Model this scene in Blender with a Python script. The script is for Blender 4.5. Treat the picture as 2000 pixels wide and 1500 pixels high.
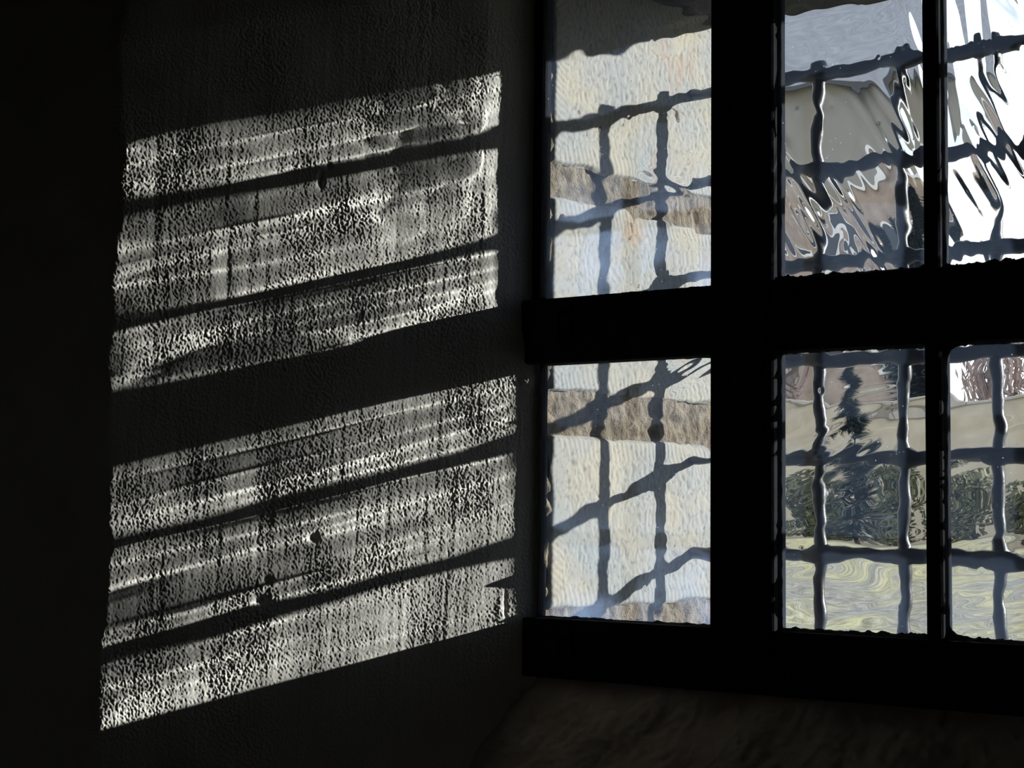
import bpy, math, random
import numpy as np
from mathutils import Matrix, Vector

for o in list(bpy.data.objects):
    bpy.data.objects.remove(o, do_unlink=True)
scene = bpy.context.scene
COL = scene.collection
R = math.radians
SCALE = 10.0                       # everything is laid out in metres; one Blender unit is a decimetre
scene.unit_settings.system = 'METRIC'
scene.unit_settings.scale_length = 1.0/SCALE

# ------------------------------------------------------------------ camera
CAM = Vector((1.4107, -2.0, 0.0))
YAW, PITCH, ROLL = R(36.234), R(4.350), R(0.621)
FPX = 3273.96
fwd = Vector((-math.sin(YAW)*math.cos(PITCH), math.cos(YAW)*math.cos(PITCH), math.sin(PITCH)))
rgt = Vector((math.cos(YAW), math.sin(YAW), 0.0))
upv = rgt.cross(fwd)
r2 = rgt*math.cos(ROLL) + upv*math.sin(ROLL)
u2 = -rgt*math.sin(ROLL) + upv*math.cos(ROLL)
cd = bpy.data.cameras.new('camera')
cd.sensor_width = 36.0
cd.lens = FPX/2000*36.0
cd.clip_start = 0.02*SCALE
cd.clip_end = 2000*SCALE
cam = bpy.data.objects.new('camera', cd)
m = Matrix.Identity(4)
for i in range(3):
    m[i][0], m[i][1], m[i][2], m[i][3] = r2[i], u2[i], -fwd[i], CAM[i]*SCALE
cam.matrix_world = m
COL.objects.link(cam)
scene.camera = cam

# ------------------------------------------------------------------ sky, sun, exposure
ALPHA, ELEV = R(48.06), R(13.14)          # low sun, off to one side of the window
SUN = Vector((math.sin(ALPHA)*math.cos(ELEV), math.cos(ALPHA)*math.cos(ELEV), math.sin(ELEV)))
world = bpy.data.worlds.new('sky')
scene.world = world
world.use_nodes = True
nt = world.node_tree
nt.nodes.clear()
def N(tree, kind, **kw):
    n = tree.nodes.new(kind)
    for k, v in kw.items():
        if k.startswith('in_'):
            key = k[3:]
            key = int(key) if key.isdigit() else key
            n.inputs[key].default_value = v
        else:
            setattr(n, k, v)
    return n
def ramp(tree, stops, interp='LINEAR'):
    n = tree.nodes.new('ShaderNodeValToRGB')
    n.color_ramp.interpolation = interp
    e = n.color_ramp.elements
    while len(e) < len(stops):
        e.new(0.5)
    for el, (p, c) in zip(e, stops):
        el.position = p
        el.color = (*c, 1) if len(c) == 3 else c
    return n
out = N(nt, 'ShaderNodeOutputWorld')
bg = N(nt, 'ShaderNodeBackground', in_Strength=0.70)
tc = N(nt, 'ShaderNodeTexCoord')
sep = N(nt, 'ShaderNodeSeparateXYZ')
grad = ramp(nt, [(0.0, (0.80, 0.90, 1.05)), (0.25, (0.50, 0.72, 1.05)), (1.0, (0.16, 0.32, 0.75))])
mp = N(nt, 'ShaderNodeMapping')
mp.inputs['Scale'].default_value = (1.0, 1.0, 2.6)
cl = N(nt, 'ShaderNodeTexNoise', in_Scale=2.6, in_Detail=7.0, in_Roughness=0.58)
clr = ramp(nt, [(0.34, (0, 0, 0)), (0.52, (1, 1, 1))])
mixc = N(nt, 'ShaderNodeMix', data_type='RGBA')
mixc.inputs['B'].default_value = (2.0, 2.02, 2.06, 1)
nt.links.new(tc.outputs['Generated'], sep.inputs[0])
nt.links.new(sep.outputs['Z'], grad.inputs[0])
nt.links.new(tc.outputs['Generated'], mp.inputs[0])
nt.links.new(mp.outputs[0], cl.inputs['Vector'])
nt.links.new(cl.outputs['Fac'], clr.inputs[0])
nt.links.new(clr.outputs[0], mixc.inputs['Factor'])
nt.links.new(grad.outputs[0], mixc.inputs['A'])
nt.links.new(mixc.outputs['Result'], bg.inputs['Color'])
nt.links.new(bg.outputs[0], out.inputs[0])

sl = bpy.data.lights.new('sun', 'SUN')
sl.energy = 6.9
sl.color = (1.0, 0.965, 0.90)
sl.angle = R(0.53)
sl.cycles.is_caustics_light = True
sun = bpy.data.objects.new('sun', sl)
sun.rotation_euler = SUN.to_track_quat('Z', 'Y').to_euler()
sun.location = (6, 6, 4)
COL.objects.link(sun)

vs = scene.view_settings
scene.display_settings.display_device = 'sRGB'
vs.view_transform = 'Standard'
vs.look = 'None'
vs.gamma = 1.0
vs.use_curve_mapping = False
vs.exposure = 0.2
cy = scene.cycles
cy.caustics_refractive = True
cy.caustics_reflective = False
cy.max_bounces = 12
cy.transmission_bounces = 10
cy.diffuse_bounces = 5
cy.sample_clamp_indirect = 6.0
cy.use_denoising = True

# ------------------------------------------------------------------ helpers
def noise2(ny, nx, d, ly, lx, ang=0.0, seed=0):
    """smooth random field, unit rms; ly, lx are the correlation lengths (same unit as d), turned by ang"""
    rng = np.random.default_rng(seed)
    w = rng.standard_normal((ny, nx))
    ky = np.fft.fftfreq(ny, d)[:, None]*2*np.pi
    kx = np.fft.rfftfreq(nx, d)[None, :]*2*np.pi
    a = kx*math.cos(ang) + ky*math.sin(ang)
    b = -kx*math.sin(ang) + ky*math.cos(ang)
    F = np.fft.rfft2(w)*np.exp(-((a*lx)**2 + (b*ly)**2)/4)
    F[0, 0] = 0
    h = np.fft.irfft2(F, s=(ny, nx))
    return h/h.std()

def mesh_np(name, V, F, mat=None, smooth=True):
    me = bpy.data.meshes.new(name)
    V = np.asarray(V, np.float32).reshape(-1, 3)
    F = np.asarray(F, np.int32)
    k = F.shape[1]
    me.vertices.add(len(V))
    me.vertices.foreach_set('co', V.ravel())
    me.loops.add(F.size)
    me.loops.foreach_set('vertex_index', F.ravel())
    me.polygons.add(len(F))
    me.polygons.foreach_set('loop_start', np.arange(0, F.size, k, dtype=np.int32))
    me.polygons.foreach_set('use_smooth', np.full(len(F), smooth, bool))
    me.update(calc_edges=True)
    me.validate()
    if mat:
        me.materials.append(mat)
    return me

def grid_faces(ny, nx, off=0, flip=False):
    i = np.arange((ny-1)*(nx-1))
    a = (i//(nx-1))*nx + i % (nx-1) + off
    f = np.stack([a, a+1, a+nx+1, a+nx], 1)
    return f[:, ::-1] if flip else f

def link(name, me, parent=None, **props):
    o = bpy.data.objects.new(name, me)
    COL.objects.link(o)
    if parent:
        o.parent = parent
    for k, v in props.items():
        o[k] = v
    return o

def pym(name, V, F, mat=None, smooth=False):
    me = bpy.data.meshes.new(name)
    me.from_pydata([tuple(v) for v in V], [], [tuple(f) for f in F])
    me.update()
    if smooth:
        me.polygons.foreach_set('use_smooth', np.ones(len(me.polygons), bool))
    if mat:
        me.materials.append(mat)
    return me

class MB:
    def __init__(s):
        s.v, s.f = [], []
    def box(s, x0, x1, y0, y1, z0, z1):
        n = len(s.v)
        s.v += [(x, y, z) for z in (z0, z1) for y in (y0, y1) for x in (x0, x1)]
        s.f += [tuple(n+i for i in q) for q in ((0, 2, 3, 1), (4, 5, 7, 6), (0, 1, 5, 4), (2, 6, 7, 3), (0, 4, 6, 2), (1, 3, 7, 5))]
        return s
    def bbox(s, x0, x1, y0, y1, z0, z1, b=0.002):
        """box with chamfered edges"""
        n = len(s.v)
        X, Y, Z = (x0, x1), (y0, y1), (z0, z1)
        idx = {}
        for ix in (0, 1):
            for iy in (0, 1):
                for iz in (0, 1):
                    sx, sy, sz = (1, -1)[ix], (1, -1)[iy], (1, -1)[iz]
                    for ax in range(3):
                        p = [X[ix]+sx*b, Y[iy]+sy*b, Z[iz]+sz*b]
                        p[ax] = (X[ix], Y[iy], Z[iz])[ax]
                        idx[ix, iy, iz, ax] = n + len(s.v) - n
                        s.v.append(tuple(p))
        g = lambda a, b_, c, ax: idx[a, b_, c, ax]
        q = []
        for s_ in (0, 1):
            q.append([g(s_, 0, 0, 0), g(s_, 1, 0, 0), g(s_, 1, 1, 0), g(s_, 0, 1, 0)])
            q.append([g(0, s_, 0, 1), g(1, s_, 0, 1), g(1, s_, 1, 1), g(0, s_, 1, 1)])
            q.append([g(0, 0, s_, 2), g(1, 0, s_, 2), g(1, 1, s_, 2), g(0, 1, s_, 2)])
        for a in (0, 1):
            for c in (0, 1):
                q.append([g(0, a, c, 1), g(1, a, c, 1), g(1, a, c, 2), g(0, a, c, 2)])
                q.append([g(a, 0, c, 0), g(a, 1, c, 0), g(a, 1, c, 2), g(a, 0, c, 2)])
                q.append([g(a, c, 0, 0), g(a, c, 1, 0), g(a, c, 1, 1), g(a, c, 0, 1)])
        for a in (0, 1):
            for b_ in (0, 1):
                for c in (0, 1):
                    q.append([g(a, b_, c, 0), g(a, b_, c, 1), g(a, b_, c, 2)])
        ctr = Vector(((x0+x1)/2, (y0+y1)/2, (z0+z1)/2))
        for f in q:
            pts = [Vector(s.v[i]) for i in f]
            nn = (pts[1]-pts[0]).cross(pts[2]-pts[0])
            c = sum(pts, Vector())/len(pts)
            s.f.append(tuple(f) if nn.dot(c-ctr) > 0 else tuple(f[::-1]))
        return s
    def tube(s, pts, rads, n=8, cap=True):
        pts = [Vector(p) for p in pts]
        o = len(s.v)
        for i, p in enumerate(pts):
            t = (pts[min(i+1, len(pts)-1)] - pts[max(i-1, 0)]).normalized()
            a = t.orthogonal().normalized() if abs(t.z) > .9 else t.cross(Vector((0, 0, 1))).normalized()
            if abs(t.z) > .9:
                a = t.cross(Vector((0, 1, 0))).normalized()
            b = t.cross(a)
            r = rads[i] if isinstance(rads, (list, tuple, np.ndarray)) else rads
            for k in range(n):
                w = 2*math.pi*(k+.5)/n
                s.v.append(tuple(p + a*math.cos(w)*r + b*math.sin(w)*r))
        for i in range(len(pts)-1):
            for k in range(n):
                s.f.append((o+i*n+k, o+i*n+(k+1) % n, o+(i+1)*n+(k+1) % n, o+(i+1)*n+k))
        if cap:
            s.f.append(tuple(o+k for k in reversed(range(n))))
            s.f.append(tuple(o+(len(pts)-1)*n+k for k in range(n)))
        return s
    def build(s, name, mat, parent=None, smooth=False, **props):
        return link(name, pym(name, s.v, s.f, mat, smooth), parent, **props)

def empty(name, loc=(0, 0, 0), **props):
    o = bpy.data.objects.new(name, None)
    o.empty_display_size = 0.1
    o.location = loc
    COL.objects.link(o)
    for k, v in props.items():
        o[k] = v
    return o

# ------------------------------------------------------------------ materials
def new_mat(name):
    ma = bpy.data.materials.new(name)
    ma.use_nodes = True
    t = ma.node_tree
    t.nodes.clear()
    o = N(t, 'ShaderNodeOutputMaterial')
    return ma, t, o

def noisy(name, c1, c2, scale=8.0, rough=0.85, bump=0.0, bscale=60.0, detail=5.0, spec=0.3, stretch=(1, 1, 1), stops=(0.35, 0.65), bdist=0.01):
    ma, t, o = new_mat(name)
    p = N(t, 'ShaderNodeBsdfPrincipled', in_Roughness=rough)
    p.inputs['Specular IOR Level'].default_value = spec
    g = N(t, 'ShaderNodeTexCoord')
    mpn = N(t, 'ShaderNodeMapping')
    mpn.inputs['Scale'].default_value = stretch
    n = N(t, 'ShaderNodeTexNoise', in_Scale=scale, in_Detail=detail, in_Roughness=0.6)
    r = ramp(t, [(stops[0], c1), (stops[1], c2)])
    L = t.links.new
    L(g.outputs['Object'], mpn.inputs[0])
    L(mpn.outputs[0], n.inputs['Vector'])
    L(n.outputs['Fac'], r.inputs[0])
    L(r.outputs[0], p.inputs['Base Color'])
    if bump:
        n2 = N(t, 'ShaderNodeTexNoise', in_Scale=bscale, in_Detail=6.0, in_Roughness=0.65)
        b = N(t, 'ShaderNodeBump', in_Strength=bump, in_Distance=bdist*SCALE)
        L(mpn.outputs[0], n2.inputs['Vector'])
        L(n2.outputs['Fac'], b.inputs['Height'])
        L(b.outputs[0], p.inputs['Normal'])
    L(p.outputs[0], o.inputs[0])
    return ma

M = {}
M['plaster'] = noisy('lime_plaster', (0.74, 0.725, 0.69), (0.84, 0.825, 0.79), 9, 0.95, 0.35, 420, spec=0.1, bdist=0.0012)
M['room'] = noisy('room_plaster', (0.56, 0.52, 0.46), (0.66, 0.63, 0.56), 5, 0.95, 0.5, 90, spec=0.1, bdist=0.004)
M['sill'] = noisy('sill_plaster', (0.52, 0.45, 0.35), (0.68, 0.60, 0.49), 14, 0.95, 0.5, 120, spec=0.1, bdist=0.004)
M['floor'] = noisy('stone_floor', (0.34, 0.31, 0.27), (0.46, 0.42, 0.37), 6, 0.8, 0.3, 40)
M['wood'] = noisy('dark_beams', (0.05, 0.035, 0.025), (0.09, 0.065, 0.045), 6, 0.8, 0.3, 40)
M['frame'] = noisy('black_frame_paint', (0.010, 0.011, 0.014), (0.018, 0.019, 0.023), 30, 0.9, 0.3, 200, spec=0.04, bdist=0.001)
M['putty'] = noisy('black_putty', (0.006, 0.007, 0.010), (0.016, 0.018, 0.026), 60, 0.8, 0.4, 300, spec=0.1, bdist=0.001)
M['iron'] = noisy('hammered_iron', (0.016, 0.019, 0.028), (0.040, 0.044, 0.058), 40, 0.36, 0.3, 90, spec=0.6, bdist=0.002)
M['mortar'] = noisy('coarse_mortar', (0.20, 0.165, 0.125), (0.42, 0.37, 0.305), 38, 0.95, 1.0, 110, detail=8, spec=0.1, bdist=0.012)
M['soffit'] = noisy('shade_darkened_lintel', (0.05, 0.047, 0.04), (0.10, 0.095, 0.08), 14, 0.95, 0.6, 60, spec=0.1)  # masonry colour darkened to deepen the shade under the lintel
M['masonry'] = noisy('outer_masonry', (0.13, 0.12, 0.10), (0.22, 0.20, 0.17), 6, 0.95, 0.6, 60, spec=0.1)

# tooled ashlar: combed margin round a pecked centre, with faint rusty stains
def ashlar():
    ma, t, o = new_mat('tooled_ashlar')
    L = t.links.new
    p = N(t, 'ShaderNodeBsdfPrincipled', in_Roughness=0.9)
    p.inputs['Specular IOR Level'].default_value = 0.15
    g = N(t, 'ShaderNodeTexCoord')
    big = N(t, 'ShaderNodeTexNoise', in_Scale=9, in_Detail=4)
    br = ramp(t, [(0.30, (0.34, 0.365, 0.38)), (0.48, (0.38, 0.38, 0.365)), (0.62, (0.43, 0.405, 0.345))])
    L(g.outputs['Object'], big.inputs['Vector'])
    L(big.outputs['Fac'], br.inputs[0])
    st = N(t, 'ShaderNodeTexNoise', in_Scale=13, in_Detail=5)
    mp_ = N(t, 'ShaderNodeMapping')
    mp_.inputs['Location'].default_value = (3.1, 1.7, 4.4)
    mp_.inputs['Scale'].default_value = (1, 1, 0.55)
    L(g.outputs['Object'], mp_.inputs[0])
    L(mp_.outputs[0], st.inputs['Vector'])
    sr = ramp(t, [(0.63, (0, 0, 0)), (0.75, (1, 1, 1))])
    L(st.outputs['Fac'], sr.inputs[0])
    mx = N(t, 'ShaderNodeMix', data_type='RGBA')
    mx.inputs['B'].default_value = (0.42, 0.27, 0.19, 1)
    mm = N(t, 'ShaderNodeMath', operation='MULTIPLY', in_1=0.6)
    L(sr.outputs[0], mm.inputs[0])
    L(mm.outputs[0], mx.inputs['Factor'])
    L(br.outputs[0], mx.inputs['A'])
    fl = N(t, 'ShaderNodeTexNoise', in_Scale=170, in_Detail=3)
    fm = N(t, 'ShaderNodeMapping')
    fm.inputs['Scale'].default_value = (1, 1, 0.6)
    L(g.outputs['Object'], fm.inputs[0])
    L(fm.outputs[0], fl.inputs['Vector'])
    fr = ramp(t, [(0.33, (0.62, 0.62, 0.64)), (0.47, (1, 1, 1))])
    L(fl.outputs['Fac'], fr.inputs[0])
    m2 = N(t, 'ShaderNodeMix', data_type='RGBA', blend_type='MULTIPLY')
    m2.inputs['Factor'].default_value = 0.8
    L(mx.outputs['Result'], m2.inputs['A'])
    L(fr.outputs[0], m2.inputs['B'])
    L(m2.outputs['Result'], p.inputs['Base Color'])
    L(p.outputs[0], o.inputs[0])
    return ma
M['ashlar'] = ashlar()

def glass(name, dirt):
    ma, t, o = new_mat(name)
    L = t.links.new
    g = N(t, 'ShaderNodeBsdfGlass', in_Roughness=0.0, in_IOR=1.5)
    g.inputs['Color'].default_value = (0.965, 0.985, 0.985, 1)
    tr = N(t, 'ShaderNodeBsdfTranslucent')
    tr.inputs['Color'].default_value = (0.62, 0.76, 0.98, 1)
    mx = N(t, 'ShaderNodeMixShader')
    c = N(t, 'ShaderNodeTexCoord')
    n = N(t, 'ShaderNodeTexNoise', in_Scale=14, in_Detail=5)
    r = ramp(t, [(0.35, (dirt*0.5,)*3), (0.68, (dirt*1.8,)*3)])
    sp = N(t, 'ShaderNodeTexVoronoi', in_Scale=95)
    sr = ramp(t, [(0.03, (0.55,)*3), (0.085, (0, 0, 0))])
    k = N(t, 'ShaderNodeTexNoise', in_Scale=22, in_Detail=2)
    kr = ramp(t, [(0.55, (0, 0, 0)), (0.66, (1, 1, 1))])
    mu = N(t, 'ShaderNodeMath', operation='MULTIPLY')
    ad = N(t, 'ShaderNodeMath', operation='ADD', use_clamp=True)
    for q in (n, sp, k):
        L(c.outputs['Object'], q.inputs['Vector'])
    L(n.outputs['Fac'], r.inputs[0])
    L(sp.outputs['Distance'], sr.inputs[0])
    L(k.outputs['Fac'], kr.inputs[0])
    L(sr.outputs[0], mu.inputs[0])
    L(kr.outputs[0], mu.inputs[1])
    L(r.outputs[0], ad.inputs[0])
    L(mu.outputs[0], ad.inputs[1])
    L(ad.outputs[0], mx.inputs[0])
    L(g.outputs[0], mx.inputs[1])
    L(tr.outputs[0], mx.inputs[2])
    L(mx.outputs[0], o.inputs[0])
    return ma
M['glass_a'] = glass('dusty_glass', 0.012)
M['glass_b'] = glass('old_glass', 0.008)

def dust(name, base, foot, loc):
    """thin weather film on the outside of a pane: pale dust, thicker towards the foot, with specks and wiped scratches"""
    ma, t, o = new_mat(name)
    L = t.links.new
    tp = N(t, 'ShaderNodeBsdfTransparent')
    tr = N(t, 'ShaderNodeBsdfTranslucent')
    tr.inputs['Color'].default_value = (0.38, 0.54, 0.90, 1)
    mx = N(t, 'ShaderNodeMixShader')
    c = N(t, 'ShaderNodeTexCoord')
    sp_ = N(t, 'ShaderNodeSeparateXYZ')
    L(c.outputs['Generated'], sp_.inputs[0])
    mpn = N(t, 'ShaderNodeMapping')
    mpn.inputs['Location'].default_value = loc
    L(c.outputs['Object'], mpn.inputs[0])
    n = N(t, 'ShaderNodeTexNoise', in_Scale=7, in_Detail=5, in_Roughness=.6)
    L(mpn.outputs[0], n.inputs['Vector'])
    nr = ramp(t, [(.40, (0, 0, 0)), (.66, (1, 1, 1))])
    L(n.outputs['Fac'], nr.inputs[0])
    zr = ramp(t, [(.0, (1, 1, 1)), (.5, (0, 0, 0))], 'EASE')
    L(sp_.outputs['Z'], zr.inputs[0])
    a = N(t, 'ShaderNodeMath', operation='MULTIPLY')
    L(nr.outputs[0], a.inputs[0]); L(zr.outputs[0], a.inputs[1])
    b_ = N(t, 'ShaderNodeMath', operation='MULTIPLY_ADD', in_1=foot, in_2=base)
    L(a.outputs[0], b_.inputs[0])
    v = N(t, 'ShaderNodeTexVoronoi', in_Scale=130)
    L(mpn.outputs[0], v.inputs['Vector'])
    vr = ramp(t, [(.05, (.8, .8, .8)), (.11, (0, 0, 0))])
    L(v.outputs['Distance'], vr.inputs[0])
    k = N(t, 'ShaderNodeTexNoise', in_Scale=30, in_Detail=3)
    L(mpn.outputs[0], k.inputs['Vector'])
    kr = ramp(t, [(.54, (0, 0, 0)), (.62, (1, 1, 1))])
    L(k.outputs['Fac'], kr.inputs[0])
    q = N(t, 'ShaderNodeMath', operation='MULTIPLY')
    L(vr.outputs[0], q.inputs[0]); L(kr.outputs[0], q.inputs[1])
    w = N(t, 'ShaderNodeMath', operation='ADD', use_clamp=True)
    L(b_.outputs[0], w.inputs[0]); L(q.outputs[0], w.inputs[1])
    L(w.outputs[0], mx.inputs[0]); L(tp.outputs[0], mx.inputs[1]); L(tr.outputs[0], mx.inputs[2])
    L(mx.outputs[0], o.inputs[0])
    return ma
M['dust_a'] = dust('dust_film_heavy', 0.032, .30, (2.3, 0, 1.1))
M['dust_b'] = dust('dust_film_light', 0.026, .04, (5.3, 0, 3.1))

# ------------------------------------------------------------------ the embrasure and the room
SPL = R(40.39)                      # splay of the inner reveal
LREV = 0.6145                       # its width
XJ, XW = 0.0, 1.212              # plaster meets the window here
ZT = 0.90                           # head of the inner opening
Z0, Z1 = -1.5, 1.75                 # floor, ceiling
YR = -LREV*math.cos(SPL)            # room face of the window wall
XR0 = -LREV*math.sin(SPL)

def plaster_wall():
    d = 0.00112
    u_f = np.arange(0, LREV+0.05, d)
    u = np.concatenate([u_f, LREV+0.05+np.array([.004, .01, .02, .035, .05, .075, .1, .13, .17, .22, .3, .5, 1.0, 1.8, 2.6])])
    z_f = np.arange(-0.40, 0.93, d)
    z = np.concatenate([np.linspace(Z0, -0.42, 16), z_f, np.linspace(0.95, Z1, 8)])
    nu, nz = len(u), len(z)
    fu, fz = len(u_f), len(z_f)
    h = np.zeros((nz, nu))
    n1 = noise2(fz, fu, d, 0.0016, 0.0012, 0, 1) - 0.45*noise2(fz, fu, d, 0.0048, 0.0036, 0, 1)
    n2 = noise2(fz, fu, d, 0.0065, 0.0050, 0, 2)
    n3 = noise2(fz, fu, d, 0.045, 0.030, 0, 3)
    n4 = noise2(fz, fu, d, 0.055, 0.0032, 0.03, 4)
    n5 = noise2(fz, fu, d, 0.20, 0.12, 0, 5)
    n6 = noise2(fz, fu, d, 0.03, 0.03, 0, 6)
    grain = np.clip(n1, -1.6, 1.6)
    amp = 0.75+0.30*np.clip(n6, -1, 1.5)
    hf = 0.00027*grain*amp + 0.00010*n2*amp + (0.0006*n3 + 0.0008*n5)*np.clip(u_f[None, :]/.10, 0, 1) + 0.00009*n4
    U, Z = np.meshgrid(u_f, z_f)
    # trowel scars, chips and a blister
    for (pu, pz, su, sz, a) in ((.33, .470, .004, .009, -.006), (.318, .49, .004, .004, -.004), (.40, -.128, .011, .007, -.005),
                                (.393, -.10, .006, .006, -.003), (.052, -.135, .0025, .022, -.002), (.060, -.135, .004, .024, .0006),
                                (.405, .0, .02, .05, -.002), (.33, -.04, .007, .006, -.004), (.46, .33, .01, .05, -.0015), (.56, .42, .006, .10, -.0006), (.02, .19, .012, .012, .003),
                                (.45, -.36, .05, .02, .001)):
        hf += a*np.exp(-((U-pu)/su)**2 - ((Z-pz)/sz)**2)
    z0 = 16
    h[z0:z0+fz, :fu] = hf
    # fade the relief towards the coarse part of the mesh
    fade = np.clip((LREV+0.03-u)/0.03, 0, 1)
    h *= fade[None, :]*0.85+0.15*(u[None, :] < LREV+.05)
    # profile: along the reveal, round the corner, along the room wall
    edge = np.zeros(nz)
    e = noise2(1, fz, d, 1, 0.02, 0, 8)[0]*0.0018 + noise2(1, fz, d, 1, 0.12, 0, 9)[0]*0.003
    edge[z0:z0+fz] = e
    rad = 0.014
    turn = math.pi/2 - SPL
    arc = rad*turn
    back = rad*math.tan(turn/2)
    tdir = np.array([-math.sin(SPL), -math.cos(SPL)])
    nrm = np.array([math.cos(SPL), -math.sin(SPL)])
    P = np.zeros((nz, nu, 3))
    UU = np.broadcast_to(u[None, :], (nz, nu))
    EE = np.broadcast_to((LREV-back+edge)[:, None], (nz, nu))
    s = UU-EE
    th = np.clip(s/rad, 0, turn)
    flat = np.minimum(UU, EE)
    after = np.maximum(s-arc, 0)
    # arc: heading turns from tdir towards -x
    ang0 = math.atan2(tdir[1], tdir[0])
    hd = ang0-th
    ax = rad*(-np.sin(hd)+math.sin(ang0))
    ay = rad*(np.cos(hd)-math.cos(ang0))
    nx_, ny_ = np.cos(hd+math.pi/2), np.sin(hd+math.pi/2)
    P[..., 0] = XJ + flat*tdir[0] + ax + after*np.cos(ang0-turn)
    P[..., 1] = flat*tdir[1] + ay + after*np.sin(ang0-turn)
    # plaster hollowed beside the upper light, nearly flush beside the lower one
    ZZ = np.broadcast_to(z[:, None], (nz, nu))
    up = 1/(1+np.exp(-(ZZ-0.262)/0.012))
    dep = (0.0125*up+0.0002*(1-up))*np.clip(1-UU/(0.088*up+0.05*(1-up)), 0, 1)**1.0
    h = h-dep
    P[..., 0] += nx_*h
    P[..., 1] += ny_*h
    P[..., 2] = ZZ
    return mesh_np('wall_left', P, grid_faces(nz, nu, flip=False), M['plaster'])
wl = link('wall_left', plaster_wall(), kind='structure', label='rough grey plaster window reveal with streaks of sunlight and the dark wall beside it')

# other faces of the embrasure
XR1 = XW + LREV*math.sin(SPL)
def simple_grid(name, pts, nu, nv, mat, amp=0.003, seed=0, l=0.05):
    """bilinear patch of four corners, roughened along its normal"""
    a, b, c, d_ = [np.array(p, float) for p in pts]
    u = np.linspace(0, 1, nu)[None, :, None]
    v = np.linspace(0, 1, nv)[:, None, None]
    P = (a*(1-u)+b*u)*(1-v) + (d_*(1-u)+c*u)*v
    n = np.cross(b-a, d_-a)
    n /= np.linalg.norm(n)
    step = np.linalg.norm(b-a)/nu
    h = noise2(nv, nu, step, l, l, 0, seed)*amp + noise2(nv, nu, step, l*.15, l*.15, 0, seed+1)*amp*.25
    P = P + h[..., None]*n
    return mesh_np(name, P, grid_faces(nv, nu), mat)
ZS0 = -0.222                        # top of the sloping sill, under the frame
SLOPE = 1.68
def zs(y):
    return ZS0 + SLOPE*(y+0.0)
me = simple_grid('wall_below', [(XR0-.02, YR, zs(YR)), (XR1+.02, YR, zs(YR)), (XW+.03, 0.02, zs(.0)+.02), (XJ-.03, 0.02, zs(.0)+.02)], 360, 260, M['sill'], 0.0035, 20)
link('wall_below', me, kind='structure', label='steep plastered sill slope under the window, in deep shade')
me = simple_grid('wall_right', [(XW, 0.02, Z0), (XR1, YR, Z0), (XR1, YR, Z1), (XW, 0.02, Z1)], 60, 200, M['room'], 0.002, 30)
link('wall_right', me, kind='structure', label='plastered reveal at the far side of the window')
b = MB()
b.box(XR1-.005, 4.2, YR, YR+.3, Z0, Z1)
b.build('wall_window', M['room'], kind='structure', label='room wall beside the window recess')
me = simple_grid('ceiling_recess', [(XR0-.02, YR, 1.25), (XJ-.02, 0.02, ZT), (XW+.02, 0.02, ZT), (XR1+.02, YR, 1.25)], 60, 60, M['room'], 0.002, 40)
link('ceiling_recess', me, kind='structure', label='sloping plaster head of the window recess')
for nm, bx, mt in (('floor', (-3.1, 4.3, -6.1, .0, Z0-.2, Z0), 'floor'), ('ceiling', (-3.1, 4.3, -6.1, .0, Z1, Z1+.2), 'wood'),
                   ('wall_far_left', (-3.3, -3.0, -6.1, .0, Z0-.2, Z1+.2), 'room'), ('wall_far_right', (4.2, 4.4, -6.1, .0, Z0-.2, Z1+.2), 'room'),
                   ('wall_back', (-3.1, 4.3, -6.2, -6.0, Z0-.2, Z1+.2), 'room')):
    b = MB()
    if nm == 'wall_back':          # with an unseen unglazed opening added behind the camera for fill daylight
        (x0, x1), (z0, z1) = (.25, .60), (.25, .85)
        for q in ((-3.1, x0, -6.2, -6.0, Z0-.2, Z1+.2), (x1, 4.3, -6.2, -6.0, Z0-.2, Z1+.2), (x0, x1, -6.2, -6.0, Z0-.2, z0), (x0, x1, -6.2, -6.0, z1, Z1+.2)):
            b.box(*q)
    else:
        b.box(*bx)
    b.build(nm, M[mt], kind='structure', label={'floor': 'dark stone floor of the room', 'ceiling': 'dark timber ceiling of the room'}.get(nm, 'plain plastered room wall in darkness'))
b = MB()
b.box(XR0-.05, XR1+.05, YR, YR+.02, 1.25, Z1)
b.build('wall_above', M['room'], kind='structure', label='plastered wall above the window recess')

# ------------------------------------------------------------------ outer masonry
YO = 0.445                          # outer face of the wall
SO = math.tan(R(6.388))
rngp = random.Random(3)
outer = empty('wall_outer_left', (0, 0, 0), kind='structure', label='outer jamb of pale tooled blocks and brown mortar, lit by the sun')
# left core with the mortar face (recessed 7 mm behind the stone faces)
def mortar_core():
    ny, nz = 150, 480
    y = np.linspace(0.004, YO, ny)
    z = np.linspace(-0.6, 0.95, nz)
    d = y[1]-y[0]
    h = noise2(nz, ny, d, .006, .006, 0, 51)*.0016 + noise2(nz, ny, d, .02, .03, 0, 52)*.0014
    Y, Z = np.meshgrid(y, z)
    X = SO*Y - 0.006 + h
    P = np.stack([X, Y, Z], -1)
    V = P.reshape(-1, 3)
    F = grid_faces(nz, ny)
    return mesh_np('mortar', V, F, M['mortar'])
link('mortar', mortar_core(), outer, label='rough brown mortar in wide joints')
b = MB()
v = [(-4, .02, -2.5), (-0.03, .004, -2.5), (SO*YO-.02, YO, -2.5), (-4, YO, -2.5)]
n0 = len(b.v)
b.v += v + [(x, y, 2.2) for x, y, _ in v]
b.f += [(3, 2, 1, 0), (4, 5, 6, 7), (0, 1, 5, 4), (1, 2, 6, 5), (2, 3, 7, 6), (3, 0, 4, 7)]
b.build('masonry_core', M['masonry'], outer)
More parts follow.
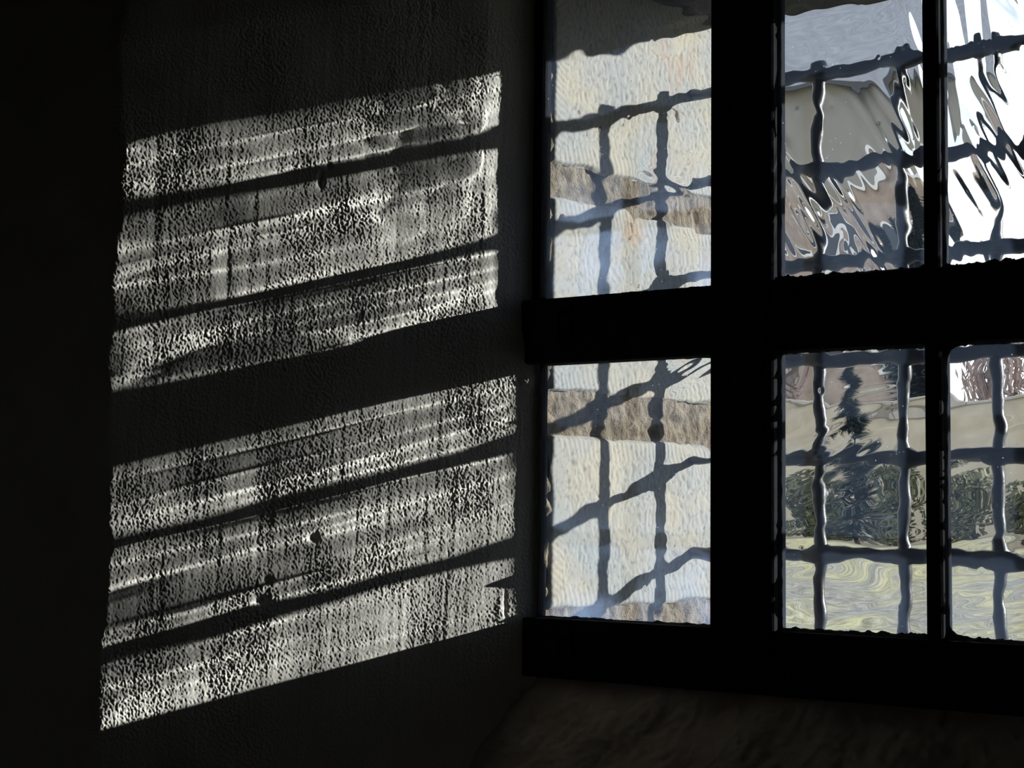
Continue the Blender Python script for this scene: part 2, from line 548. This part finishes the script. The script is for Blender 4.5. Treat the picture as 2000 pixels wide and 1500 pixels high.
b = MB(); b.box(1.225, 5.0, .021, YO, -2.5, 2.2); b.build('wall_outer_right', M['masonry'], kind='structure', label='plain outer masonry at the far side of the window')
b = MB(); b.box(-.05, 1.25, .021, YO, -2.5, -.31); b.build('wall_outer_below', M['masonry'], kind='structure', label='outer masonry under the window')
# lintel with a rough lower arris
def lintel():
    nx, ny = 260, 60
    x = np.linspace(-.06, 1.26, nx)
    y = np.linspace(.021, YO, ny)
    d = x[1]-x[0]
    h = noise2(ny, nx, d, .012, .018, 0, 61)*.0028 + noise2(1, nx, d, 1, .03, 0, 62)*.004
    X, Y = np.meshgrid(x, y)
    V1 = np.stack([X, Y, .818+h], -1).reshape(-1, 3)
    F1 = grid_faces(ny, nx, flip=True)
    # outer face
    zz = np.linspace(0, 1, 6)[1:]
    rows = [np.stack([x, np.full(nx, YO)+.002, (.818+h[-1])*(1-t)+2.2*t], -1) for t in zz]
    V2 = np.concatenate([V1]+rows)
    F = [F1]
    prev = (ny-1)*nx + np.arange(nx)
    for k in range(5):
        cur = ny*nx + k*nx + np.arange(nx)
        F.append(np.stack([prev[:-1], prev[1:], cur[1:], cur[:-1]], 1))
        prev = cur
    return mesh_np('lintel', V2, np.concatenate(F), M['soffit'])
above = empty('wall_outer_above', (0, 0, 0), kind='structure', label='outer lintel and masonry above the window')
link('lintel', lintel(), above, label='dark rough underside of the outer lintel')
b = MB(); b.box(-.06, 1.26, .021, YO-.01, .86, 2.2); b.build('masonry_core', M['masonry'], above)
b = MB(); b.box(-2.5, 3.6, YO, 1.75, 1.34, 1.42); b.build('sky_shade_board', M['wood'], above, label='unseen dark board added over the window to cut skylight')  # added out of view to keep skylight off the upper jamb

# the tooled blocks of the outer jamb
def block(z0, z1, seed):
    y0, y1 = 0.021+0.003*rngp.random(), YO-.004
    d = 0.0021
    ny, nz = int((y1-y0)/d), int((z1-z0)/d)
    y = np.linspace(y0, y1, ny); z = np.linspace(z0, z1, nz)
    Y, Z = np.meshgrid(y, z)
    wob = noise2(nz, ny, d, .02, .02, 0, seed)*.0014
    dl, dr, db, dt = Y-y0+wob, y1-Y+wob, Z-z0+wob, z1-Z+wob
    e = np.minimum(np.minimum(dl, dr), np.minimum(db, dt))
    mar = 0.032
    inm = (e < mar).astype(float)
    # comb strokes lie square to the nearest edge, raked a little
    side = np.argmin(np.stack([dl, dr, db, dt]), 0)
    ph = np.where(side < 2, Z+0.55*Y*np.where(side == 0, 1, -1)*np.sign((z0+z1)/2-Z), Y+0.3*Z)
    ph = ph + noise2(nz, ny, d, .03, .03, 0, seed+1)*.002
    strokes = np.clip(np.sin(ph*2*np.pi/.0105), -.3, 1)*.0005*inm
    peck = np.clip(noise2(nz, ny, d, .0032, .0024, 0, seed+2), -2.2, .4)*.00045*(1-inm)
    soft = noise2(nz, ny, d, .05, .05, 0, seed+3)*.0008
    rnd = -.007*np.clip(1-e/.006, 0, 1)**2
    X = SO*Y + strokes + peck + soft + rnd
    P = np.stack([X, Y, Z], -1)
    V = P.reshape(-1, 3)
    F = grid_faces(nz, ny)
    return mesh_np('stone', V, F, M['ashlar'])
for i, (z0, z1) in enumerate(((-.47, -.205), (-.142, .113), (.178, .469), (.520, .835))):
    link('stone', block(z0, z1, 70+10*i), outer)

# a rusty iron pin let into the jamb
M['rust'] = noisy('rusty_iron', (.16, .06, .025), (.34, .14, .06), 90, .9, .6, 200)
b = MB()
b.tube([(.0005, .042, .437), (.007, .042, .437), (.0105, .042, .4375)], [.0075, .0065, .0035], 10)
b.build('iron_pin', M['rust'], outer, True, label='rusty brown iron pin in the pale stone')

# ------------------------------------------------------------------ the iron grille
GY, GX0, GC, GZ0, GH = 0.3683, 0.2661, 0.14123, 0.6898, 0.15047
grille = empty('iron_grille', (0.6, GY, -.26), label='black wrought iron window grille with knotted crossings outside the old glass', category='grille')
def hammered(p0, p1, cross, r, seed, amp=.0016, swell=.0055):
    rg = random.Random(seed)
    p0, p1 = Vector(p0), Vector(p1)
    n = max(8, int((p1-p0).length/.012))
    pts, rad = [], []
    ph = [rg.uniform(0, 6.28) for _ in range(6)]
    ax = (p1-p0).normalized()
    side = ax.cross(Vector((0, 1, 0)))
    for i in range(n+1):
        t = i/n
        p = p0.lerp(p1, t)
        s = t*(p1-p0).length
        w = amp*(math.sin(s*38+ph[0])+.7*math.sin(s*91+ph[1])+.5*math.sin(s*170+ph[2]))
        q = r*(1+.10*math.sin(s*67+ph[3])+.08*math.sin(s*143+ph[4])+rg.uniform(-.05, .05))
        dmin = min([abs(s-c) for c in cross] or [9])
        q += swell*math.exp(-(dmin/.014)**2)
        pts.append(p + side*w + Vector((0, .6*amp*math.sin(s*55+ph[5]), 0)) - Vector(grille.location))
        rad.append(q)
    return pts, rad
zlow = -.30
for k in range(-1, 7):
    x = GX0+k*GC-(.004 if k == 1 else 0)
    zt = GZ0+.020
    cross = [abs((GZ0-j*GH)-zlow) for j in range(7)]
    pts, rad = hammered((x, GY, zlow), (x, GY, zt), cross, .0090, 100+k, swell=.002)
    rad[-1] *= 1.3; rad[-2] *= 1.25
    bb = MB(); bb.tube(pts, rad, 10); bb.build('vertical_bar', M['iron'], grille, True)
for j in range(7):
    z = GZ0-j*GH
    cross = [GX0+k*GC-.02 for k in range(-1, 7)]
    pts, rad = hammered((.02, GY, z), (1.22, GY, z), cross, .0104, 200+j)
    bb = MB(); bb.tube(pts, rad, 10); bb.build('horizontal_bar', M['iron'], grille, True)

# ------------------------------------------------------------------ the window
win = empty('window_1', (0.6, 0, -.235), kind='structure', label='black cross-barred window with old wavy glass in small lights')
W0 = Vector(win.location)
def wbox(name, x0, x1, y0, y1, z0, z1, mat='frame', b=.0025, parent=None, **kw):
    bb = MB(); bb.bbox(x0-W0.x, x1-W0.x, y0-W0.y, y1-W0.y, z0-W0.z, z1-W0.z, b)
    return bb.build(name, M[mat], parent or win, **kw)
ZB0, ZB1, ZM0, ZM1, ZT0, ZT1 = -.236, -.152, .2145, .3090, .805, .90
XL, XRW = -.026, 1.232
FY0, FY1 = -.020, .020
wbox('rail', XL, XRW, FY0, FY1, ZB0, ZB1)
wbox('rail', XL, XRW, FY0, FY1, ZM0, ZM1)
wbox('rail', XL, XRW, FY0, FY1, ZT0, ZT1)
for (x0, x1) in ((.2905, .386), (.820, .9155)):
    for z0, z1 in ((ZB1-.004, ZM0+.004), (ZM1-.004, ZT0+.004)):
        wbox('mullion', x0, x1, FY0+.0008, FY1, z0, z1)
for z0, z1 in ((ZB1-.004, ZM0+.004), (ZM1-.004, ZT0+.004)):
    wbox('glazing_bar', .594, .6155, FY0+.004, FY1-.002, z0, z1)
for x0, x1 in ((-.026, 0.0), (1.206, 1.232)):
    wbox('stile', x0, x1, -.004, FY1, ZM1-.004, ZT0+.004)
    wbox('stile', x0, x1-.0015 if x0 < 0 else x1, .0, FY1, ZB1-.004, ZM0+.004)
# stepped casement edges beside the opening lights
for x0, x1 in ((.330, .3795), (.8265, .876)):
    wbox('casement_stile', x0, x1, FY0-.006, FY0+.001, ZB0+.012, ZT0+.05, b=.002)
# little iron catches
for (x, z, hgt) in ((.054, .275, .045), (.060, -.188, .042), (.402, -.198, .040), (.402, .29, .04)):
    c = empty('catch', (x-W0.x, FY0-W0.y, z-W0.z)); c.parent = win
    bb = MB(); bb.bbox(-.011, .011, -.004, .0, -hgt/2, hgt/2, .0015); bb.build('plate', M['frame'], c)
    bb = MB(); bb.tube([(0, -.004, hgt*.25), (0, -.014, hgt*.25), (0, -.018, hgt*.1), (0, -.018, -hgt*.45)], [.004, .004, .0042, .003], 8)
    bb.build('hook', M['frame'], c, True)

TH = 0.0032
INNER = 0.0015
def pane(x0, x1, z0, z1, fields, d, mat, seed, bulge=0.0):
    x0 -= .004; x1 += .006; z0 -= .006; z1 += .006
    nx, nz = int((x1-x0)/d), int((z1-z0)/d)
    x = np.linspace(x0, x1, nx); z = np.linspace(z0, z1, nz)
    X, Z = np.meshgrid(x, z)
    h = np.zeros((nz, nx))
    for (slope, lz, lx, ang, sd, mask, patch) in fields:
        f = noise2(nz, nx, d, lz, lx, ang, sd)
        gy, gx = np.gradient(f, d)
        f *= slope/math.sqrt((gx**2+gy**2).mean())
        if patch:
            f *= np.clip(noise2(nz, nx, d, patch, patch, 0, sd+50)+.35, 0, 1.6)
        if mask is not None:
            mz, mx_, wz, wx = mask
            f *= np.exp(-((Z-mz)/wz)**2-((X-mx_)/wx)**2)
        h += f
    rg = np.random.default_rng(seed)
    for _ in range(16):                                   # seeds and small lumps in the glass
        cx, cz = rg.uniform(max(x0, .14), x1), rg.uniform(z0, z1)
        s = rg.uniform(.0018, .0035)
        h += rg.choice([-1, 1])*rg.uniform(.03, .07)*s*np.exp(-((X-cx)/s)**2-((Z-cz)/(s*rg.uniform(1, 2.2)))**2)
    # closed sheet: wavy outer face, gently uneven inner face, rim between them
    hi = noise2(nz, nx, d, .06, .07, 0, seed+90)
    gy, gx = np.gradient(hi, d)
    hi *= INNER/math.sqrt((gx**2+gy**2).mean())
    Vo = np.stack([X, TH+h, Z], -1).reshape(-1, 3)
    Vi = np.stack([X, hi, Z], -1).reshape(-1, 3)
    nO = len(Vo)
    rim = np.concatenate([np.arange(nx), np.arange(1, nz)*nx+nx-1, (nz-1)*nx+np.arange(nx-2, -1, -1), np.arange(nz-2, 0, -1)*nx])
    ri = rim+nO
    F2 = np.stack([rim, ri, np.roll(ri, -1), np.roll(rim, -1)], 1)
    V = np.concatenate([Vo, Vi])-np.array(W0)
    F = np.concatenate([grid_faces(nz, nx, flip=True), grid_faces(nz, nx, off=nO), F2])
    me = mesh_np('pane', V, F)
    sm = np.ones(len(F), bool); sm[-len(F2):] = False
    me.polygons.foreach_set('use_smooth', sm)
    ea = np.zeros(len(me.edges)*2, np.int32); me.edges.foreach_get('vertices', ea); ea = ea.reshape(-1, 2)
    rimset = np.zeros(len(V), bool); rimset[rim] = True; rimset[ri] = True
    shp = rimset[ea[:, 0]] & rimset[ea[:, 1]]
    att = me.attributes.new('sharp_edge', 'BOOLEAN', 'EDGE')
    att.data.foreach_set('value', shp)
    me.materials.append(M[mat])
    o = link('pane', me, win)
    o.cycles.is_caustics_caster = True
    return o

def bead(p, x0, x1, z0, z1, seed, wid=(.003, .003, .005, .003), corner=.004):
    """ragged putty and paint round a pane, on its room side: left, right, bottom, top widths"""
    rg = np.random.default_rng(seed)
    per = []
    n = 90
    def edge(a, b_, w, axis):
        t = np.linspace(0, 1, n)
        r = np.convolve(rg.standard_normal(n+8), np.ones(3)/3, 'same')[4:-4]
        r2_ = np.convolve(rg.standard_normal(n+40), np.ones(21)/21, 'same')[20:-20]
        return np.maximum(.0004, w*(1+.35*r+.9*r2_))
    outerp, innerp = [], []
    for side in range(4):
        t = np.linspace(0, 1, n, endpoint=False)
        w = edge(0, 1, wid[(2, 1, 3, 0)[side]], side)
        L_ = (x1-x0) if side % 2 == 0 else (z1-z0)
        dist = np.minimum(t, 1-t)*L_
        w = w + corner*np.clip(1-dist/(corner*2.2), 0, 1)**2
        for ti, wi in zip(t, w):
            if side == 0: o_, i_ = (x0+ti*L_, z0), (x0+ti*L_, z0+wi)
            elif side == 1: o_, i_ = (x1, z0+ti*L_), (x1-wi, z0+ti*L_)
            elif side == 2: o_, i_ = (x1-ti*L_, z1), (x1-ti*L_, z1-wi)
            else: o_, i_ = (x0, z1-ti*L_), (x0+wi, z1-ti*L_)
            i_ = (min(max(i_[0], x0+wid[0]*.8), x1-wid[1]*.8), min(max(i_[1], z0+wid[2]*.8), z1-wid[3]*.8))
            outerp.append(o_); innerp.append(i_)
    k = len(outerp)
    V = [(a-W0.x, -.0075, c-W0.z) for a, c in outerp] + [(a-W0.x, -.0006, c-W0.z) for a, c in innerp] + [(a-W0.x, -.0004, c-W0.z) for a, c in outerp]
    F = []
    for i in range(k):
        j = (i+1) % k
        F.append((i, j, k+j, k+i)); F.append((k+i, k+j, 2*k+j, 2*k+i))
    return link('putty', pym('putty', V, F, M['putty'], True), p)

mm = 1e-3
LIGHTS = [
    # x0, x1, z0, z1, relief fields (slope, lz, lx, angle, seed, mask, patchiness), grid, glass, bead widths
    (.0, .2905, ZB1, ZM0, [(.0090, .030, .12, .06, 301, None, 0), (.0075, .009, .08, .12, 302, None, .06), (.0180, .0085, .16, .03, 305, None, .06), (.05, .004, .06, .6, 303, (.02, .215, .05, .035), .02), (.05, .004, .06, .5, 304, (.20, .26, .03, .05), 0)], .0016, 'glass_a', (.001, .0015, .003, .0015)),
    (.0, .2905, ZM1, ZT0, [(.0110, .030, .12, .08, 311, None, 0), (.0080, .010, .07, -.1, 312, None, .05), (.0180, .0085, .16, .05, 315, None, .06), (.045, .02, .03, .6, 316, (.335, .07, .03, .06), 0), (.05, .005, .05, -.5, 313, (.47, .21, .04, .045), .02), (.03, .03, .004, .05, 314, (.62, .035, .12, .012), 0)], .0016, 'glass_a', (.001, .0015, .003, .003)),
    (.386, .594, ZB1, ZM0, [(.009, .020, .05, 0, 321, None, 0), (.006, .007, .05, .15, 322, None, .04), (.03, .006, .03, .5, 323, (.08, .47, .05, .06), 0)], .0020, 'glass_b', (.003, .002, .005, .0025)),
    (.386, .594, ZM1, ZT0, [(.008, .03, .03, 0, 331, None, 0), (.080, .07, .0065, .55, 332, (.40, .46, .13, .12), .04), (.05, .06, .006, .3, 333, (.56, .58, .12, .03), 0), (.012, .005, .03, .1, 334, (.70, .47, .06, .1), 0)], .0016, 'glass_b', (.003, .002, .006, .003)),
    (.6155, .820, ZB1, ZM0, [(.009, .016, .05, .1, 341, None, 0), (.006, .006, .04, .2, 342, None, .03)], .0020, 'glass_b', (.002, .003, .005, .0025)),
    (.6155, .820, ZM1, ZT0, [(.015, .04, .03, .3, 351, None, 0), (.055, .08, .007, .5, 352, None, .035), (.05, .09, .006, .1, 353, (.60, .68, .1, .05), 0)], .0016, 'glass_b', (.002, .003, .005, .003)),
    (.9155, 1.206, ZB1, ZM0, [(.012, .02, .05, .2, 361, None, 0)], .004, 'glass_b', (.002, .002, .004, .002)),
    (.9155, 1.206, ZM1, ZT0, [(.015, .03, .03, .2, 371, None, 0)], .004, 'glass_b', (.002, .002, .004, .002)),
]
for i, (x0, x1, z0, z1, fl, d, gm, bw) in enumerate(LIGHTS):
    p = pane(x0, x1, z0, z1, fl, d, gm, 400+i)
    link('dust_film', pym('dust_film', [(a_-W0.x, .0085, c_-W0.z) for a_, c_ in ((x0, z0), (x1, z0), (x1, z1), (x0, z1))], [(0, 1, 2, 3)], M['dust_a' if i < 2 else 'dust_b']), p)
    bead(p, x0, x1, z0, z1, 500+i, bw, corner=.012 if i == 4 else .004)

# ------------------------------------------------------------------ outside
def at(az, el, dist):
    """point seen from the window at compass offset az, elevation el (degrees) and horizontal distance"""
    a = R(az)
    return Vector((CAM.x+math.sin(a)*dist, CAM.y+math.cos(a)*dist, math.tan(R(el))*dist))
def gz(x, y):
    r = math.hypot(x-CAM.x, y-CAM.y)
    return -0.80 + 0.05*math.sin(x*.35+1)*math.sin(y*.28) + max(0, r-70)*.05
M['ground'] = None
def ground_mat():
    ma, t, o = new_mat('meadow_and_gravel')
    L = t.links.new
    p = N(t, 'ShaderNodeBsdfPrincipled', in_Roughness=0.95)
    p.inputs['Specular IOR Level'].default_value = 0.05
    g = N(t, 'ShaderNodeTexCoord')
    n = N(t, 'ShaderNodeTexNoise', in_Scale=.45, in_Detail=6)
    r = ramp(t, [(.36, (.24, .235, .215)), (.47, (.27, .26, .20)), (.55, (.38, .36, .20)), (.64, (.28, .265, .235))])
    f = N(t, 'ShaderNodeTexNoise', in_Scale=6, in_Detail=6)
    fr = ramp(t, [(.3, (.6, .6, .6)), (.7, (1.2, 1.2, 1.2))])
    mx = N(t, 'ShaderNodeMix', data_type='RGBA', blend_type='MULTIPLY')
    mx.inputs['Factor'].default_value = 1
    b_ = N(t, 'ShaderNodeBump', in_Strength=.8, in_Distance=.08*SCALE)
    L(g.outputs['Object'], n.inputs['Vector']); L(g.outputs['Object'], f.inputs['Vector'])
    L(n.outputs['Fac'], r.inputs[0]); L(f.outputs['Fac'], fr.inputs[0])
    L(r.outputs[0], mx.inputs['A']); L(fr.outputs[0], mx.inputs['B'])
    L(mx.outputs['Result'], p.inputs['Base Color'])
    L(f.outputs['Fac'], b_.inputs['Height']); L(b_.outputs[0], p.inputs['Normal'])
    L(p.outputs[0], o.inputs[0])
    return ma
M['ground'] = ground_mat()
xs = np.concatenate([np.linspace(-300, -40, 40), np.linspace(-38, -3.4, 45), np.linspace(-2.8, 4.4, 10), np.linspace(5.1, 30, 32), np.linspace(34, 300, 40)])
ys = np.concatenate([np.linspace(-200, -30, 20), np.linspace(-27, -6.25, 14), [-4, -2, 0], np.linspace(.43, 60, 90), np.linspace(63, 420, 60)])
V = [(x, y, gz(x, y)) for y in ys for x in xs]
F = grid_faces(len(ys), len(xs))
cx_ = np.array([[V[i][0] for i in f] for f in F]).mean(1); cy_ = np.array([[V[i][1] for i in f] for f in F]).mean(1)
F = F[~((cx_ > -3.4) & (cx_ < 5.1) & (cy_ > -6.25) & (cy_ < .43))]        # the building stands here
link('ground', mesh_np('ground', V, F, M['ground']), kind='structure', label='sunlit yellow-green meadow and grey gravel outside')

M['beige'] = noisy('beige_render', (.44, .385, .30), (.58, .52, .42), .8, .9, .3, 3, spec=.1, bdist=.05)
M['coping'] = noisy('coping_stone', (.38, .35, .31), (.50, .46, .41), 2, .9, .3, 5, spec=.1)
# garden wall, turned so that the low sun rakes it
p0, p1 = at(-36, 0, 54), at(-12, 0, 42)
wdir = (p1-p0); wdir.z = 0; wl_ = wdir.length; wang = math.atan2(wdir.y, wdir.x)
gw = empty('garden_wall', ((p0.x+p1.x)/2, (p0.y+p1.y)/2, -.8), label='long pale beige garden wall behind the dark green shrubs', category='wall')
gw.rotation_euler.z = wang
b = MB(); b.box(-wl_/2, wl_/2, -.25, .25, -.3, 3.8); b.build('wall_body', M['beige'], gw)
npc = 22
for i in range(npc):
    x0 = -wl_/2+wl_*i/npc
    b = MB(); b.bbox(x0+.01, x0+wl_/npc-.01, -.34, .34, 3.8, 3.95, .03); b.build('coping_stone', M['coping'], gw)
for i in range(6):
    x0 = -wl_/2+wl_*(i+.5)/6
    b = MB(); b.bbox(x0-.35, x0+.35, -.45, .0, -.3, 3.3, .04); b.build('buttress', M['beige'], gw)

# grey house behind it
M['greywall'] = noisy('grey_render', (.25, .235, .205), (.31, .29, .26), .25, .9, .2, 2, spec=.1, bdist=.05)
M['slate'] = noisy('slate_roof', (.22, .235, .27), (.32, .34, .38), 1.5, .6, .5, 4, spec=.3, stretch=(1, 1, 3), bdist=.05)
M['brick'] = noisy('peach_brick', (.24, .19, .16), (.46, .38, .33), .9, .9, .4, 5, spec=.1, bdist=.05)
M['trim'] = noisy('pale_trim', (.70, .70, .72), (.82, .82, .84), 2, .7)
M['darkglass'] = noisy('dark_window', (.03, .035, .045), (.05, .055, .07), 2, .2)
hp = at(-26.5, 0, 64)
house = empty('house', (hp.x, hp.y, -.8), label='tall grey house with peach brick lower storeys and a slate roof', category='house')
house.rotation_euler.z = R(22)
HW = 5.0
b = MB(); b.box(-HW, HW, 0, 9, -1, 13.8); b.build('brick_storeys', M['brick'], house)
b = MB(); b.box(-HW-.05, HW+.05, -.05, 9.05, 13.8, 17.0); b.build('rendered_storey', M['greywall'], house)
b = MB(); b.box(-HW-.2, HW+.2, -.25, 9.2, 13.5, 13.85); b.build('string_course', M['trim'], house)
b = MB()
b.v += [(-HW-.5, -.6, 17), (HW+.5, -.6, 17), (HW+.5, 9.6, 17), (-HW-.5, 9.6, 17), (-HW-.5, 4.5, 24), (HW+.5, 4.5, 24)]
b.f += [(0, 1, 5, 4), (2, 3, 4, 5), (0, 4, 3), (1, 2, 5), (0, 3, 2, 1)]
b.build('roof', M['slate'], house)
b = MB(); b.box(-HW-.55, HW+.55, -.75, -.55, 16.85, 17.1); b.build('gutter', M['iron'], house)
for zf in (2.5, 6.2, 9.9):
    for k in range(4):
        xc = -3.6+2.4*k
        b = MB(); b.bbox(xc-.62, xc+.62, -.10, .05, zf-.1, zf+1.9, .03); f = b.build('window', M['trim'], house)
        b = MB(); b.box(xc-.48, xc+.48, -.115, -.09, zf+.05, zf+1.75); b.build('window_pane', M['darkglass'], f)

# shrubs and trees
def leaf_cloud(rg, n, fn, size):
    V, F = [], []
    for _ in range(n):
        p, s = fn()
        a = Vector((rg.gauss(0, 1), rg.gauss(0, 1), rg.gauss(0, 1))).normalized()
        b_ = a.orthogonal().normalized()
        c = a.cross(b_)
        l, w = size*s*rg.uniform(.7, 1.3), size*s*.45
        k = len(V)
        V += [p-b_*l, p+c*w, p+b_*l, p-c*w]
        F.append((k, k+1, k+2, k+3))
    return V, F
M['leaf_dark'] = noisy('dark_green_leaves', (.085, .095, .050), (.19, .195, .11), 3, .7)
M['leaf_fir'] = noisy('blue_green_needles', (.018, .030, .030), (.045, .065, .058), 3, .7)
M['twig'] = noisy('purple_brown_twigs', (.20, .145, .135), (.34, .26, .24), 2, .9)
M['bark'] = noisy('bark', (.07, .055, .045), (.14, .11, .09), 8, .9, .5, 30)
def shrub(name, base, h, w, mat, label, seed, group=None, nleaf=900, size=.10):
    rg = random.Random(seed)
    o = empty(name, base, label=label, category='shrub')
    if group: o['group'] = group
    lobes = [(Vector((rg.uniform(-.25, .25)*w, rg.uniform(-.22, .22)*w, h*rg.uniform(.12, .80))), rg.uniform(.20, .27)*w) for _ in range(14)]
    def fn():
        c, r = rg.choice(lobes)
        d = Vector((rg.gauss(0, 1), rg.gauss(0, 1), rg.gauss(0, 1))).normalized()
        p = c+d*r*rg.uniform(.75, 1.05)
        p.z = max(.03, p.z)
        return p, 1
    V, F = leaf_cloud(rg, nleaf, fn, size)
    link('foliage', pym('foliage', V, F, mat), o)
    b = MB()
    for c, r in lobes[:5]:
        b.tube([(c.x*.2, c.y*.2, -.1), (c.x*.6, c.y*.6, c.z*.6), c], [.03, .022, .01], 6)
    b.build('stems', M['bark'], o)
    return o
ORD = ('first', 'second', 'third', 'fourth')
for i, az in enumerate((-25.9, -23.3, -21.0, -18.7)):
    p = at(az, 0, 39.5-.25*i)
    shrub('shrub', (p.x, p.y, gz(p.x, p.y)), 2.0+.25*math.sin((i+2)*2.3), 1.6, M['leaf_dark'], ORD[i]+' dark green shrub from the left before the beige garden wall', 602+i, 'shrubs before the garden wall', 2200, .085)
# dark fir against the pale wall
def fir(base, h, w, label, seed, n=2600, category='tree'):
    rg = random.Random(seed)
    o = empty('fir_tree', base, label=label, category=category)
    b = MB(); b.tube([(0, 0, -.2), (0, 0, h*.5), (0, 0, h*.97)], [.05*h/2.5, .035*h/2.5, .008], 8); b.build('trunk', M['bark'], o)
    V, F = [], []
    for i in range(n):
        t = rg.random()**.8
        z = h*(.06+.94*t)
        tier = (t*9) % 1
        r = w*(1-t)*(.45+.55*(1-tier))*rg.uniform(.2, 1)
        a = rg.uniform(0, 6.283)
        p = Vector((math.cos(a)*r, math.sin(a)*r, z-.12*r))
        d = Vector((math.cos(a), math.sin(a), -.25)).normalized()
        s = Vector((-math.sin(a), math.cos(a), rg.uniform(-.3, .3)))
        l, ww = h*.055, h*.012
        k = len(V)
        V += [p-d*l, p+s*ww, p+d*l, p-s*ww]
        F.append((k, k+1, k+2, k+3))
    link('needles', pym('needles', V, F, M['leaf_fir']), o)
    return o
p = at(-24.7, 0, 36)
fir((p.x, p.y, gz(p.x, p.y)), 3.8, .92, 'small dark fir standing before the beige wall', 700)
p = at(-22.7, 0, 57)
fir((p.x, p.y, gz(p.x, p.y)), 11.4, 1.3, 'tall dark fir standing before the grey house', 701, 4200)
# bare purple-brown trees above the wall
def bare_tree(base, h, seed, label, group):
    rg = random.Random(seed)
    o = empty('bare_tree', base, label=label, category='tree', group=group)
    b = MB(); b.tube([(0, 0, -.3), (.05*h*.2, 0, h*.3), (0, 0, h*.6)], [.035*h, .025*h, .012*h], 7)
    tips = []
    for _ in range(9):
        z = h*rg.uniform(.25, .72); a = rg.uniform(0, 6.28); L_ = h*rg.uniform(.16, .24)
        e = Vector((math.cos(a)*L_*.8, math.sin(a)*L_*.8, z+L_*.8))
        b.tube([(0, 0, z), e*.5+Vector((0, 0, z*.45)), e], [.012*h, .008*h, .003*h], 5); tips.append(e)
    b.build('trunk', M['bark'], o)
    V, F = [], []
    for _ in range(900):
        c = rg.choice(tips)
        q = c+Vector((rg.gauss(0, .045), rg.gauss(0, .045), rg.gauss(0, .07)))*h
        d = Vector((rg.gauss(0, .6), rg.gauss(0, .6), 1)).normalized()
        s = d.orthogonal().normalized()
        l, w = h*.05, h*.0055
        k = len(V)
        V += [q-d*l, q+s*w, q+d*l, q-s*w]; F.append((k, k+1, k+2, k+3))
    link('twigs', pym('twigs', V, F, M['twig']), o)
    return o
for i, az, lb in ((1, -26.6, 'bare purple-brown tree rising before the tall grey house'), (2, -19.4, 'bare purple-brown tree standing against the sky behind the beige wall')):
    dist = 54
    p = at(az, 0, dist)
    bare_tree((p.x, p.y, gz(p.x, p.y)), 7.0+.5*math.sin(i*1.7), 800+i, lb, 'bare trees behind the garden wall')

for o in bpy.data.objects:
    if o.type == 'MESH' and o.name.split('.')[0] in ('wall_left', 'wall_below', 'wall_right', 'wall_window', 'ceiling_recess', 'floor', 'ceiling', 'wall_far_left', 'wall_far_right', 'wall_back', 'wall_above', 'rail', 'mullion', 'stile', 'glazing_bar'):
        o.cycles.is_caustics_receiver = True

# metres to scene units
for o in bpy.data.objects:
    if o.parent is None and o.type in ('MESH', 'EMPTY'):
        o.location = o.location*SCALE
        o.scale = (SCALE,)*3
